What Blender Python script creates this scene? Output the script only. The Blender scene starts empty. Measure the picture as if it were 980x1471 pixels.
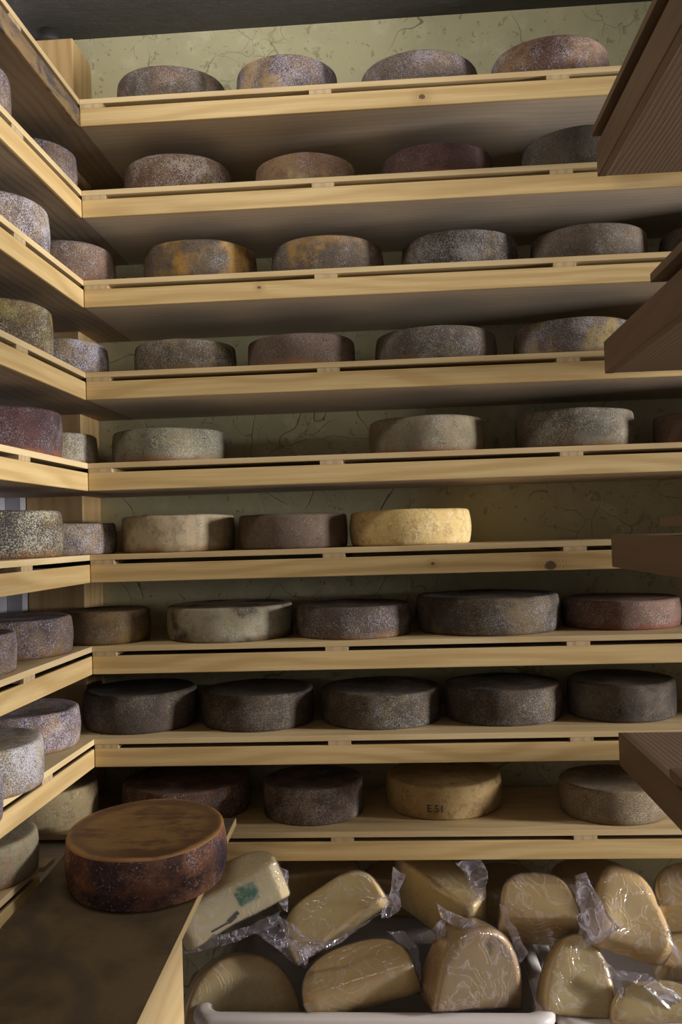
import bpy, bmesh, math, random
from mathutils import Vector, Matrix, noise
random.seed(7)
S = bpy.context.scene
COL = S.collection

# ------------------------------------------------------------------ camera
cam_d = bpy.data.cameras.new('camera'); cam = bpy.data.objects.new('camera', cam_d); COL.objects.link(cam)
cam_d.sensor_fit = 'VERTICAL'; cam_d.sensor_height = 36.0; cam_d.lens = 36.0*1306.06/1471
cam_d.clip_start = 0.02
RX = Vector((0.99732, 0.06663, -0.03012)); DN = Vector((-0.03171, 0.02288, -0.99924)); FW = Vector((-0.06589, 0.99752, 0.02494))
cam.matrix_world = Matrix(((RX.x, -DN.x, -FW.x, 0), (RX.y, -DN.y, -FW.y, 0), (RX.z, -DN.z, -FW.z, 1.55), (0, 0, 0, 1)))
S.camera = cam
# ------------------------------------------------------------------ world, lights, exposure
w = bpy.data.worlds.new('world'); S.world = w; w.use_nodes = True
w.node_tree.nodes['Background'].inputs[0].default_value = (1.0, 0.93, 0.84, 1)
w.node_tree.nodes['Background'].inputs[1].default_value = 0.112

def area(name, loc, target, sx, sy, power, col):
    l = bpy.data.lights.new(name, 'AREA'); l.shape = 'RECTANGLE'; l.size = sx; l.size_y = sy
    l.energy = power; l.color = col
    o = bpy.data.objects.new(name, l); COL.objects.link(o); o.location = loc
    o.rotation_euler = (Vector(target)-Vector(loc)).to_track_quat('-Z', 'Y').to_euler()
    return o
area('doorway_daylight', (5.4, 1.20, 1.85), (-0.4, 2.2, 1.6), 0.55, 0.9, 450, (1.0, 0.96, 0.93))
area('upper_fill', (-0.42, 1.45, 3.03), (-0.40, 2.6, 2.45), 0.8, 0.30, 13, (1.0, 0.95, 0.86))  # soft fill added out of view to brighten the uppermost wall and rails
vs = S.view_settings
S.display_settings.display_device = 'sRGB'
vs.view_transform = 'Standard'; vs.look = 'None'; vs.gamma = 1.0; vs.use_curve_mapping = False
vs.exposure = 0.0

# ------------------------------------------------------------------ dimensions (metres)
D = 2.2214          # front of the back rack
XL = -0.7775        # front of the left rack
XA = 0.4865         # front of the right rack
YW, XW, ZC = 2.63, -1.09, 3.054
RAIL_TOP = [2.644, 2.4111, 2.1836, 1.9512, 1.7231, 1.4942, 1.2666, 1.0375, 0.804]
HB = 0.0452; GAP = 0.0105; BT = 0.0135
TOP = [z+GAP+BT for z in RAIL_TOP]
LEFT_TOP = RAIL_TOP[:8] + [0.855]          # the lowest left shelf sits a little higher and stops short of the corner
LY_END = 1.872
PX0, PX1, PY0 = -1.045, -0.882, 2.4756                      # corner post

# ------------------------------------------------------------------ materials
def mat(name):
    m = bpy.data.materials.new(name); m.use_nodes = True
    nt = m.node_tree; nt.nodes.clear()
    out = nt.nodes.new('ShaderNodeOutputMaterial'); b = nt.nodes.new('ShaderNodeBsdfPrincipled')
    nt.links.new(b.outputs[0], out.inputs[0])
    return m, nt, b
def N(nt, t, **kw):
    n = nt.nodes.new(t)
    for k, v in kw.items(): setattr(n, k, v)
    return n
def math_(nt, op, a, b=None, clamp=False):
    n = N(nt, 'ShaderNodeMath', operation=op, use_clamp=clamp)
    for i, v in enumerate((a, b)):
        if v is None: continue
        if isinstance(v, (int, float)): n.inputs[i].default_value = v
        else: nt.links.new(v, n.inputs[i])
    return n.outputs[0]
def mixc(nt, f, a, b, mode='MIX'):
    n = N(nt, 'ShaderNodeMix', data_type='RGBA', blend_type=mode)
    for s, v in ((n.inputs[0], f), (n.inputs[6], a), (n.inputs[7], b)):
        if isinstance(v, (int, float)): s.default_value = v
        elif isinstance(v, tuple): s.default_value = (*v[:3], 1)
        else: nt.links.new(v, s)
    return n.outputs[2]
def noise_(nt, vec, scale, detail=3, rough=0.55, dist=0.0):
    n = N(nt, 'ShaderNodeTexNoise'); n.inputs['Scale'].default_value = scale
    n.inputs['Detail'].default_value = detail; n.inputs['Roughness'].default_value = rough
    n.inputs['Distortion'].default_value = dist
    nt.links.new(vec, n.inputs['Vector']); return n.outputs['Fac']
def ramp(nt, f, lo, hi):
    n = N(nt, 'ShaderNodeMapRange', interpolation_type='SMOOTHSTEP')
    n.inputs[1].default_value = lo; n.inputs[2].default_value = hi
    nt.links.new(f, n.inputs[0]); return n.outputs[0]
def coords(nt, scale=(1, 1, 1), seed=None, rnd=True):
    tc = N(nt, 'ShaderNodeTexCoord')
    v = tc.outputs['Object']
    if rnd:
        oi = N(nt, 'ShaderNodeObjectInfo')
        c = N(nt, 'ShaderNodeCombineXYZ'); r = math_(nt, 'MULTIPLY', oi.outputs['Random'], 37.0)
        for i in range(3): nt.links.new(r, c.inputs[i])
        a = N(nt, 'ShaderNodeVectorMath', operation='ADD'); nt.links.new(v, a.inputs[0]); nt.links.new(c.outputs[0], a.inputs[1]); v = a.outputs[0]
    mp = N(nt, 'ShaderNodeMapping'); mp.inputs['Scale'].default_value = scale
    if seed: mp.inputs['Location'].default_value = seed
    nt.links.new(v, mp.inputs['Vector']); return mp.outputs[0], tc.outputs['Object']
def bump(nt, b, h, strength, dist=0.002):
    n = N(nt, 'ShaderNodeBump'); n.inputs['Strength'].default_value = strength; n.inputs['Distance'].default_value = dist
    nt.links.new(h, n.inputs['Height']); nt.links.new(n.outputs[0], b.inputs['Normal'])

def wood(name, c_light, c_dark, axis='X', rough=0.62, contrast=1.0, dirt=None, dirt_amt=0.0, knots=(), bands=26.0, relief=0.25, wav=9.0, spots=()):
    m, nt, b = mat(name)
    st = {'X': (0.9, 1, 1), 'Y': (1, 0.9, 1), 'Z': (1, 1, 0.9)}[axis]
    cross = {'X': (1.3, bands, bands), 'Y': (bands, 1.3, bands), 'Z': (bands, bands, 1.3)}[axis]
    v, ob = coords(nt, cross)
    v2, _ = coords(nt, tuple(2.0 if q > 2 else .5 for q in cross))
    low = noise_(nt, v2, 2.0, 2)
    # growth rings: bands across the grain bent by slow noise
    sx = N(nt, 'ShaderNodeSeparateXYZ'); nt.links.new(v, sx.inputs[0])
    comp = [i for i in range(3) if 'XYZ'[i] != axis]
    s = math_(nt, 'ADD', sx.outputs[comp[0]], sx.outputs[comp[1]])
    s = math_(nt, 'ADD', s, math_(nt, 'MULTIPLY', low, wav))
    ringw = math_(nt, 'ADD', math_(nt, 'MULTIPLY', math_(nt, 'SINE', math_(nt, 'MULTIPLY', s, 4.2)), 0.5), 0.5)
    fine = noise_(nt, v, 3.0, 4, .65); fine = math_(nt, 'ADD', math_(nt, 'MULTIPLY', math_(nt, 'SUBTRACT', fine, .5), 1.6), .45, True)
    f = math_(nt, 'MULTIPLY', math_(nt, 'ADD', math_(nt, 'MULTIPLY', math_(nt, 'POWER', ringw, 2.0), .45), math_(nt, 'MULTIPLY', fine, .75)), contrast, True)
    col = mixc(nt, f, c_light, c_dark)
    if dirt:
        d = ramp(nt, noise_(nt, v2, 1.6, 5, .6, .6), 0.62-dirt_amt*.3, 0.75-dirt_amt*.1)
        col = mixc(nt, math_(nt, 'MULTIPLY', d, min(1, dirt_amt)), col, dirt)
    for (sc, scale, lo) in spots:
        nv, _ = coords(nt, tuple(.35 if 'XYZ'[i] == axis else 1 for i in range(3)), seed=(scale, lo*9, 1))
        col = mixc(nt, math_(nt, 'MULTIPLY', ramp(nt, noise_(nt, nv, scale, 4, .65, .8), lo, lo+.1), .85), col, sc)
    for (kx, kz, kr) in knots:
        ds = N(nt, 'ShaderNodeVectorMath', operation='DISTANCE')
        mp = N(nt, 'ShaderNodeMapping'); mp.inputs['Scale'].default_value = (0.75, 0, 1.0)
        nt.links.new(ob, mp.inputs['Vector']); nt.links.new(mp.outputs[0], ds.inputs[0]); ds.inputs[1].default_value = (kx*.75, 0, kz)
        dd = math_(nt, 'ADD', ds.outputs['Value'], math_(nt, 'MULTIPLY', math_(nt, 'SUBTRACT', noise_(nt, ob, 60, 2), .5), kr*.8))
        core = math_(nt, 'SUBTRACT', 1.0, ramp(nt, dd, kr*.6, kr*1.1))
        halo = math_(nt, 'SUBTRACT', 1.0, ramp(nt, dd, kr*1.0, kr*4.5))
        rg = math_(nt, 'MULTIPLY', halo, math_(nt, 'ADD', math_(nt, 'MULTIPLY', math_(nt, 'SINE', math_(nt, 'MULTIPLY', dd, 1400)), .3), .35))
        col = mixc(nt, rg, col, (0.30, 0.15, 0.05)); col = mixc(nt, math_(nt, 'MULTIPLY', core, .9), col, (0.07, 0.035, 0.02))
    nt.links.new(col, b.inputs['Base Color']); b.inputs['Roughness'].default_value = rough
    bump(nt, b, f, relief, .0012)
    return m
PINE, PINE_D = (0.68, 0.51, 0.25), (0.50, 0.34, 0.14)
M = {}
M['rail_x'] = wood('spruce rail', PINE, PINE_D, 'X', relief=.15, contrast=1.4, bands=42, dirt=(0.30, 0.2, 0.09), dirt_amt=.25)
M['rail_y'] = wood('spruce rail lengthwise', PINE, PINE_D, 'Y', relief=.15, contrast=1.25, bands=34, dirt=(0.30, 0.2, 0.09), dirt_amt=.25)
M['rail_knot1'] = wood('spruce rail with knot', PINE, PINE_D, 'X', bands=48, contrast=1.4, knots=[(0.083, 0.022, .007)])
M['rail_knot3'] = wood('spruce rail with small knot', PINE, PINE_D, 'X', bands=48, contrast=1.4, knots=[(-0.333, 0.03, .004)])
M['rail_knot6'] = wood('spruce rail with two knots', PINE, PINE_D, 'X', bands=48, contrast=1.4, knots=[(0.073, 0.024, .004), (0.355, 0.012, .012)])
M['rail_bark'] = wood('blue stained waney rail', (0.46, 0.31, 0.15), (0.17, 0.12, 0.09), 'Y', contrast=1.0, bands=14, spots=(((.10, .095, .115), 22, .47), ((.42, .30, .13), 17, .56), ((.055, .04, .035), 30, .58), ((.40, .17, .05), 26, .64)))
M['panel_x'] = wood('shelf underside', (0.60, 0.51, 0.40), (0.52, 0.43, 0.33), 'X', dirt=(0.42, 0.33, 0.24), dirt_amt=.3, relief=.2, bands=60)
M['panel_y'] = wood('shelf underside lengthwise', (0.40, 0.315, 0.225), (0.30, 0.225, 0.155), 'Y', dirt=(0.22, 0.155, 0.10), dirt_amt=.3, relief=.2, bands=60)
M['board_x'] = wood('ripening board', (0.66, 0.52, 0.29), (0.52, 0.37, 0.18), 'X', dirt=(0.32, 0.22, 0.11), dirt_amt=.5)
M['board_y'] = wood('ripening board lengthwise', (0.74, 0.59, 0.34), (0.60, 0.45, 0.23), 'Y', dirt=(0.34, 0.24, 0.12), dirt_amt=.4)
M['cleat'] = wood('cleat end grain', (0.56, 0.43, 0.25), (0.40, 0.28, 0.15), 'Z', bands=60)
M['dark_y'] = wood('darkened board', (0.125, 0.075, 0.04), (0.095, 0.056, 0.03), 'Y', dirt=(0.09, 0.055, 0.032), dirt_amt=.3, relief=.2)
M['dark_under'] = wood('darkened underside', (0.175, 0.118, 0.076), (0.135, 0.088, 0.056), 'Y', relief=.5, bands=130, wav=5.0, contrast=.8)
M['post'] = wood('spruce post', (0.60, 0.42, 0.20), (0.44, 0.27, 0.11), 'Z', bands=30)
M['bench_side'] = wood('pale bench side', (0.58, 0.43, 0.22), (0.46, 0.32, 0.15), 'Y')
M['plank_edge'] = wood('pale plank edge', (0.72, 0.56, 0.30), (0.56, 0.40, 0.19), 'Y')

# plank top: rough felted dark wood with ring stains
m, nt, b = mat('worn plank top'); v, ob = coords(nt, (18, 60, 18), rnd=False); v1, _ = coords(nt, rnd=False)
f = noise_(nt, v, 4, 5, .7); g = noise_(nt, v1, 9, 4); col = mixc(nt, f, (0.135, 0.095, 0.05), (0.22, 0.16, 0.088))
col = mixc(nt, ramp(nt, g, .42, .7), col, (0.10, 0.07, 0.042))
for (cx, cy, r0) in ((-0.22, -0.62, .15), (-0.10, -0.78, .17), (-0.30, -0.42, .16)):
    ds = N(nt, 'ShaderNodeVectorMath', operation='DISTANCE'); mp = N(nt, 'ShaderNodeMapping'); mp.inputs['Scale'].default_value = (1, 1, 0)
    nt.links.new(ob, mp.inputs['Vector']); nt.links.new(mp.outputs[0], ds.inputs[0]); ds.inputs[1].default_value = (cx, cy, 0)
    e = math_(nt, 'ABSOLUTE', math_(nt, 'SUBTRACT', ds.outputs['Value'], r0))
    e = math_(nt, 'SUBTRACT', 1.0, ramp(nt, math_(nt, 'ADD', e, math_(nt, 'MULTIPLY', math_(nt, 'SUBTRACT', g, .5), .03)), .004, .03))
    col = mixc(nt, math_(nt, 'MULTIPLY', e, .5), col, (0.065, 0.05, 0.045))
nt.links.new(col, b.inputs['Base Color']); b.inputs['Roughness'].default_value = .75
bump(nt, b, noise_(nt, v, 6, 4, .7), .8, .003); M['plank_top'] = m

# yellow plaster with cracks and pits
m, nt, b = mat('cracked yellow plaster'); v, ob = coords(nt, rnd=False)
wn = N(nt, 'ShaderNodeTexNoise'); wn.inputs['Scale'].default_value = 5; nt.links.new(v, wn.inputs['Vector'])
ad = N(nt, 'ShaderNodeVectorMath', operation='MULTIPLY_ADD'); nt.links.new(wn.outputs['Color'], ad.inputs[0]); ad.inputs[1].default_value = (.25, .25, .25); nt.links.new(v, ad.inputs[2])
vo = N(nt, 'ShaderNodeTexVoronoi', feature='DISTANCE_TO_EDGE'); vo.inputs['Scale'].default_value = 3.6; nt.links.new(ad.outputs[0], vo.inputs['Vector'])
crack = math_(nt, 'SUBTRACT', 1.0, ramp(nt, vo.outputs['Distance'], .001, .009))
crack = math_(nt, 'MULTIPLY', crack, ramp(nt, noise_(nt, v, 2.3, 2), .48, .62))
vo2 = N(nt, 'ShaderNodeTexVoronoi', feature='DISTANCE_TO_EDGE'); vo2.inputs['Scale'].default_value = 9.5; nt.links.new(ad.outputs[0], vo2.inputs['Vector'])
cr2 = math_(nt, 'MULTIPLY', math_(nt, 'SUBTRACT', 1.0, ramp(nt, vo2.outputs['Distance'], .001, .018)), ramp(nt, noise_(nt, v, 3.1, 2), .52, .6))
crack = math_(nt, 'MAXIMUM', crack, math_(nt, 'MULTIPLY', cr2, .7))
pits = ramp(nt, noise_(nt, v, 42, 4, .65), .60, .67); patch = ramp(nt, noise_(nt, v, 3, 4, .6, .5), .4, .66)
col = mixc(nt, patch, (0.58, 0.545, 0.335), (0.50, 0.475, 0.31))
col = mixc(nt, ramp(nt, noise_(nt, v, 14, 4, .65), .5, .75), col, (0.64, 0.61, 0.42))
col = mixc(nt, math_(nt, 'MULTIPLY', pits, .45), col, (0.22, 0.18, 0.08)); col = mixc(nt, math_(nt, 'MULTIPLY', crack, .75), col, (0.16, 0.13, 0.06))
nt.links.new(col, b.inputs['Base Color']); b.inputs['Roughness'].default_value = .85
bump(nt, b, math_(nt, 'SUBTRACT', noise_(nt, v, 22, 5), math_(nt, 'ADD', crack, pits)), .5, .003); M['plaster'] = m

m, nt, b = mat('whitewashed plaster'); v, _ = coords(nt, rnd=False)
col = mixc(nt, noise_(nt, v, 12, 4), (0.52, 0.51, 0.57), (0.40, 0.39, 0.44)); nt.links.new(col, b.inputs['Base Color']); b.inputs['Roughness'].default_value = .8
bump(nt, b, noise_(nt, v, 25, 5), .4, .003); M['white_wall'] = m
m, nt, b = mat('dark rough concrete'); v, _ = coords(nt, (1, 3, 1), rnd=False)
col = mixc(nt, noise_(nt, v, 14, 6, .7), (0.045, 0.043, 0.042), (0.12, 0.114, 0.108)); col = mixc(nt, ramp(nt, noise_(nt, v, 60, 3, .7), .6, .75), col, (0.2, 0.19, 0.18))
nt.links.new(col, b.inputs['Base Color']); b.inputs['Roughness'].default_value = .9; bump(nt, b, noise_(nt, v, 30, 6, .7), .9, .006); M['concrete'] = m
m, nt, b = mat('grey floor'); v, _ = coords(nt, rnd=False)
nt.links.new(mixc(nt, noise_(nt, v, 8, 5), (0.34, 0.32, 0.30), (0.45, 0.43, 0.40)), b.inputs['Base Color']); b.inputs['Roughness'].default_value = .7; M['floor'] = m
m, nt, b = mat('black rubber'); b.inputs['Base Color'].default_value = (.015, .014, .015, 1); b.inputs['Roughness'].default_value = .6; M['black'] = m
m, nt, b = mat('white crate plastic'); v, _ = coords(nt)
nt.links.new(mixc(nt, noise_(nt, v, 40, 4), (0.66, 0.62, 0.62), (0.60, 0.55, 0.53)), b.inputs['Base Color']); b.inputs['Roughness'].default_value = .38; M['crate'] = m
m, nt, b = mat('stamp ink'); b.inputs['Base Color'].default_value = (.045, .04, .04, 1); b.inputs['Roughness'].default_value = .7; M['ink'] = m

def rind(name, c1, c2, mold, amt=.5, patch=None, patch_amt=0.0, fine=380.0, rim=None, streak=0.0, seed=0, blot=7.0, rough=.85):
    """natural cheese rind: two ground colours, felted mould specks, larger patches and a moister band at the foot"""
    m, nt, b = mat(name); v, ob = coords(nt, seed=(seed*3.7, seed*1.3, seed*2.1), rnd=False)
    g = noise_(nt, v, blot, 4, .6, .4); col = mixc(nt, ramp(nt, g, .35, .65), c1, c2)
    if patch: col = mixc(nt, math_(nt, 'MULTIPLY', ramp(nt, noise_(nt, v, 8.5, 3, .6), .56-.14*patch_amt, .68-.08*patch_amt), min(1, .5+patch_amt*.5)), col, patch)
    sp = noise_(nt, v, fine, 3, .8); big = noise_(nt, v, 10, 4, .65, .3); mid = noise_(nt, v, 38, 3, .65)
    col = mixc(nt, math_(nt, 'MULTIPLY', ramp(nt, mid, .48, .66), .5), col, tuple(q*.45 for q in c1))
    t = math_(nt, 'ADD', sp, math_(nt, 'ADD', math_(nt, 'MULTIPLY', math_(nt, 'SUBTRACT', big, .5), .42), math_(nt, 'MULTIPLY', math_(nt, 'SUBTRACT', mid, .5), .22)))
    c = .68 - .24*amt
    f = ramp(nt, t, c-.055, c+.065)
    warm = ramp(nt, noise_(nt, v, 21, 4, .6), .47, .60)
    mc = mixc(nt, math_(nt, 'MULTIPLY', warm, .75), mold, (mold[0]*.86, mold[1]*.72, mold[2]*.44))
    col = mixc(nt, math_(nt, 'MULTIPLY', f, .80), col, mc)
    dk = ramp(nt, noise_(nt, v, fine*.7, 2, .7), .57, .68); col = mixc(nt, math_(nt, 'MULTIPLY', dk, min(.6, amt*1.1)*(.35 if c1[0] > .25 else 1)), col, tuple(q*.3 for q in c1))
    if rim:
        sx = N(nt, 'ShaderNodeSeparateXYZ'); nt.links.new(ob, sx.inputs[0])
        z = math_(nt, 'ADD', sx.outputs[2], math_(nt, 'MULTIPLY', math_(nt, 'SUBTRACT', big, .5), .03))
        e = math_(nt, 'SUBTRACT', 1.0, ramp(nt, z, .004, .022)); col = mixc(nt, math_(nt, 'MULTIPLY', math_(nt, 'MULTIPLY', e, ramp(nt, noise_(nt, v, 18, 4), .3, .6)), .8), col, (rim[0]*.75, rim[1]*.68, rim[2]*.55))
    if streak:
        sv, _ = coords(nt, (30, 30, 2), rnd=False); col = mixc(nt, math_(nt, 'MULTIPLY', ramp(nt, noise_(nt, sv, 1, 2), .5, .7), streak), col, tuple(q*.55 for q in c1))
    nt.links.new(col, b.inputs['Base Color']); b.inputs['Roughness'].default_value = rough
    b.inputs['Specular IOR Level'].default_value = .25
    bump(nt, b, math_(nt, 'ADD', math_(nt, 'MULTIPLY', sp, .7), math_(nt, 'MULTIPLY', mid, .8)), .75, .0022)
    return m

# ------------------------------------------------------------------ mesh helpers
def link(name, bm, m, parent=None, loc=None, smooth=False):
    me = bpy.data.meshes.new(name); bmesh.ops.recalc_face_normals(bm, faces=bm.faces[:]); bm.to_mesh(me); bm.free()
    for k in (m if isinstance(m, (list, tuple)) else [m]): me.materials.append(k)
    if smooth:
        for p in me.polygons: p.use_smooth = True
    o = bpy.data.objects.new(name, me); COL.objects.link(o)
    if parent: o.parent = parent
    if loc is not None: o.location = loc
    return o
def empty(name, loc, label, cat, group=None):
    o = bpy.data.objects.new(name, None); COL.objects.link(o); o.location = loc; o.empty_display_size = .05
    return tag(o, label, cat, group)
def tag(o, label, cat, group=None):
    o['label'] = label; o['category'] = cat
    if group: o['group'] = group
    return o
def box(x0, x1, y0, y1, z0, z1, bev=0.0, segs=1):
    bm = bmesh.new(); bmesh.ops.create_cube(bm, size=1)
    for v in bm.verts: v.co = Vector((x0+(v.co.x+.5)*(x1-x0), y0+(v.co.y+.5)*(y1-y0), z0+(v.co.z+.5)*(z1-z0)))
    if bev: bmesh.ops.bevel(bm, geom=bm.edges[:], offset=bev, segments=segs, affect='EDGES', profile=.7)
    return bm
def prism(pts, z0, z1, bev=0.0):
    bm = bmesh.new(); a = [bm.verts.new((x, y, z0)) for x, y in pts]; c = [bm.verts.new((x, y, z1)) for x, y in pts]; n = len(pts)
    bm.faces.new(a[::-1]); bm.faces.new(c)
    for i in range(n): bm.faces.new((a[i], a[(i+1) % n], c[(i+1) % n], c[i]))
    if bev: bmesh.ops.bevel(bm, geom=bm.edges[:], offset=bev, segments=1, affect='EDGES')
    return bm
def structure(name, bm, m):
    o = link(name, bm, m); o['kind'] = 'structure'; return o

# ------------------------------------------------------------------ setting
structure('floor', box(XW-.1, 6, -2.2, YW+.1, -.1, 0), M['floor'])
structure('wall_back', box(XW-.1, 3.6, YW, YW+.1, 0, ZC), M['plaster'])
structure('wall_left', box(XW-.1, XW, -1.7, YW, 0, ZC), M['white_wall'])
structure('trim_1', box(XW+.001, PX0-.0015, 2.44, YW-.001, 0, ZC-.001), M['white_wall'])
structure('ceiling', box(XW-.1, 3.6, -1.7, YW+.1, ZC, ZC+.1), M['concrete'])

# ------------------------------------------------------------------ racks (posts, panels, rails)
NTH = ['top', 'second', 'third', 'fourth', 'fifth', 'sixth', 'seventh', 'eighth', 'ninth']
XR_END = 1.42
def shift(bm, l):
    bmesh.ops.translate(bm, vec=-Vector(l), verts=bm.verts[:]); return bm
def shelf(loc, label, grp, panel, pm, rail, rm):
    t = empty('shelf', loc, label, 'shelf', grp); l = Vector(loc)
    link('shelf_panel', shift(panel, l), pm, t); link('shelf_rail', shift(rail, l), rm, t); return t
def post(x0, x1, y0, y1, z1, label, m):
    tag(link('post', shift(box(x0, x1, y0, y1, 0, z1, .003), (x0, y0, 0)), m, loc=(x0, y0, 0)), label, 'post')
for k, zt in enumerate(RAIL_TOP):
    rm = {0: M['rail_knot1'], 2: M['rail_knot3'], 5: M['rail_knot6']}.get(k, M['rail_x'])
    shelf((0, D, zt-HB), 'long spruce shelf with pale front rail, %s from the top on the back wall' % NTH[k], 'back wall shelves',
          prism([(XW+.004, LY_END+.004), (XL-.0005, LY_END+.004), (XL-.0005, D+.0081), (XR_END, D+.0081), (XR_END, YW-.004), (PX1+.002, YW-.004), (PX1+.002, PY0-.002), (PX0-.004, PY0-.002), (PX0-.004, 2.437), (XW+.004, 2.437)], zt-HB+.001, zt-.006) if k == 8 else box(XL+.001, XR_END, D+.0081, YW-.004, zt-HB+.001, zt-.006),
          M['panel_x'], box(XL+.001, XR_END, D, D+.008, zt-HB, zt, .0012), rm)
post(1.425, 1.455, D-.02, YW-.002, 2.98, 'unseen end panel added to shade the back wall, right of the back shelves', M['post'])  # unseen panel, put in to keep the side light off the back wall
LY0 = .55
notch = lambda x1, y1: [(XW+.004, LY0), (x1, LY0), (x1, D+.001), (XL-.0003, D+.001), (XL-.0003, y1), (PX1+.002, y1), (PX1+.002, PY0-.002), (PX0-.004, PY0-.002), (PX0-.004, 2.437), (XW+.004, 2.437)]
for k, zt in enumerate(LEFT_TOP):
    rl = box(XL-.008, XL, LY0, LY_END if k == 8 else D, zt-HB, zt, .0012)
    if k == 0:                                              # waney edged top rail: uneven lower arris
        bmesh.ops.subdivide_edges(rl, edges=[e for e in rl.edges if abs((e.verts[0].co-e.verts[1].co).y) > .5], cuts=40)
        for v in rl.verts:
            if v.co.z < zt-HB*.5: v.co.z += .005*noise.noise((0, v.co.y*9, 3)) - .0015
    lab = 'spruce shelf along the left wall with stained waney front rail, topmost' if k == 0 else 'spruce shelf with pale front rail along the left wall, %s from the top' % NTH[k]
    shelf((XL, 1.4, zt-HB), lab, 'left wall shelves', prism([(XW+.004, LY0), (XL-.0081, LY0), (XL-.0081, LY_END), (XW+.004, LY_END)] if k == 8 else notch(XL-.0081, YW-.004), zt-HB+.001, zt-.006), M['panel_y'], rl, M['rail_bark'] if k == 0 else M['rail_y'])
post(PX0, PX1, PY0, YW-.002, 2.973, 'square spruce corner post behind the left and back shelves', M['post'])
post(XW+.004, XW+.10, .42, .545, 2.95, 'spruce post at the near end of the left shelves', M['post'])
AT = [2.4500, 1.9836, 1.5312, 1.0721]; RY0, RY1, RX1 = .75, 2.16, .86
for k, zt in enumerate(AT):
    shelf((XA, RY1, zt-.0755), 'thick dark brown shelf jutting in at the right, %s of four' % ['topmost', 'second', 'third', 'lowest'][k], 'right hand shelves',
          box(XA+.0221, RX1, RY0, RY1, zt-.074, zt-.001), M['dark_under'], box(XA, XA+.022, RY0, RY1, zt-.0755, zt, .003, 2), M['dark_y'])
for y, q in ((.80, 'near'), (1.22, 'far')):
    post(RX1+.002, RX1+.062, y, y+.08, 2.75, 'dark post at the %s end of the right hand shelves' % q, M['dark_y'])
tag(link('crate_shelf', box(XL+.2, 1.42, 1.98, YW-.004, .10, .135), M['panel_x']), 'low shelf under the white crates', 'shelf')

# black cap at the head of the corner post
bm = bmesh.new(); prof = [(.0, .052), (.014, .051), (.026, .045), (.034, .034), (.037, .018), (.037, 0), (0, 0)]
def lathe(bm, prof, n=24):
    rings = []
    for r, z in prof:
        rings.append([bm.verts.new((0, 0, z))] if r < 1e-6 else [bm.verts.new((r*math.cos(2*math.pi*i/n), r*math.sin(2*math.pi*i/n), z)) for i in range(n)])
    for a, c in zip(rings, rings[1:]):
        for i in range(n):
            q = [a[i % len(a)], a[(i+1) % len(a)], c[(i+1) % len(c)], c[i % len(c)]]
            u = []; [u.append(x) for x in q if x not in u]
            if len(u) > 2: bm.faces.new(u)
lathe(bm, prof); tag(link('pipe_cap', bm, M['black'], loc=(-.965, 2.515, 2.973), smooth=True), 'round black cap standing on the head of the corner post', 'cap')

# ------------------------------------------------------------------ ripening boards on cleats
def board(loc, pts, zt, cleats, label, grp, pm, along):
    r = empty('ripening_board', (loc[0], loc[1], zt), label, 'board', grp)
    L = Vector((loc[0], loc[1], zt))
    link('plank', shift(prism(pts, zt+GAP, zt+GAP+BT, .0008), L), M[pm], r)
    for (x0, x1, y0, y1) in cleats: link('cleat', shift(box(x0, x1, y0, y1, zt, zt+GAP-.0002), L), M['cleat'], r)
    return r
CX = [(-.7765, -.717), (-.1950, -.1400), (.3876, .4426), (.970, 1.025)]
for k, zt in enumerate(RAIL_TOP):
    y1 = YW-.03
    if k == 8: pts = [(XW+.008, D), (1.40, D), (1.40, y1), (PX1+.004, y1), (PX1+.004, PY0-.006), (PX0-.006, PY0-.006), (PX0-.006, 2.435), (XW+.008, 2.435)]
    else: pts = [(XL+.0005, D), (1.40, D), (1.40, y1), (XL+.0005, y1)]
    board((.3, 2.4), pts, zt, [(a, c, D+.0005, y1-.01) for a, c in CX],
          'long pale ripening board on cleats on the %s back shelf from the top' % NTH[k], 'ripening boards on the back rack', 'board_x', 'X')
    y1 = LY_END-.003 if k == 8 else D-.001; zt = LEFT_TOP[k]
    if k == 8: pts = [(XW+.008, LY0+.02), (XL, LY0+.02), (XL, y1), (XW+.008, y1)]
    else: pts = [(XW+.008, LY0+.02), (XL, LY0+.02), (XL, D-.001), (XL-.001, YW-.03), (PX1+.004, YW-.03), (PX1+.004, PY0-.006), (PX0-.006, PY0-.006), (PX0-.006, 2.435), (XW+.008, 2.435)]
    cl = [(XW+.02, XL-.0005, a, a+.058) for a in (1.23, 1.812 if k not in (7, 8) else 1.8957)]
    board((-.93, 1.4), pts, zt, cl, 'pale ripening board on the %s left hand shelf from the top' % NTH[k], 'ripening boards on the left rack', 'board_y', 'Y')
for k, zt in enumerate(AT):
    y1 = 2.15 if k == 0 else 1.71
    L = (.65, 1.2)
    r = empty('ripening_board', (L[0], L[1], zt), 'dark brown ripening board on the %s thick shelf of the right rack' % ['top', 'second', 'third', 'lowest'][k], 'board', 'ripening boards on the right rack')
    lv = Vector((L[0], L[1], zt))
    link('plank', shift(box(XA-.012, RX1-.01, RY0+.02, y1, zt+.016, zt+.033, .001), lv), M['dark_y'], r)
    for y in (.95, 1.45): link('cleat', shift(box(XA+.05, RX1-.02, y, y+.055, zt, zt+.0158), lv), M['dark_y'], r)

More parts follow.
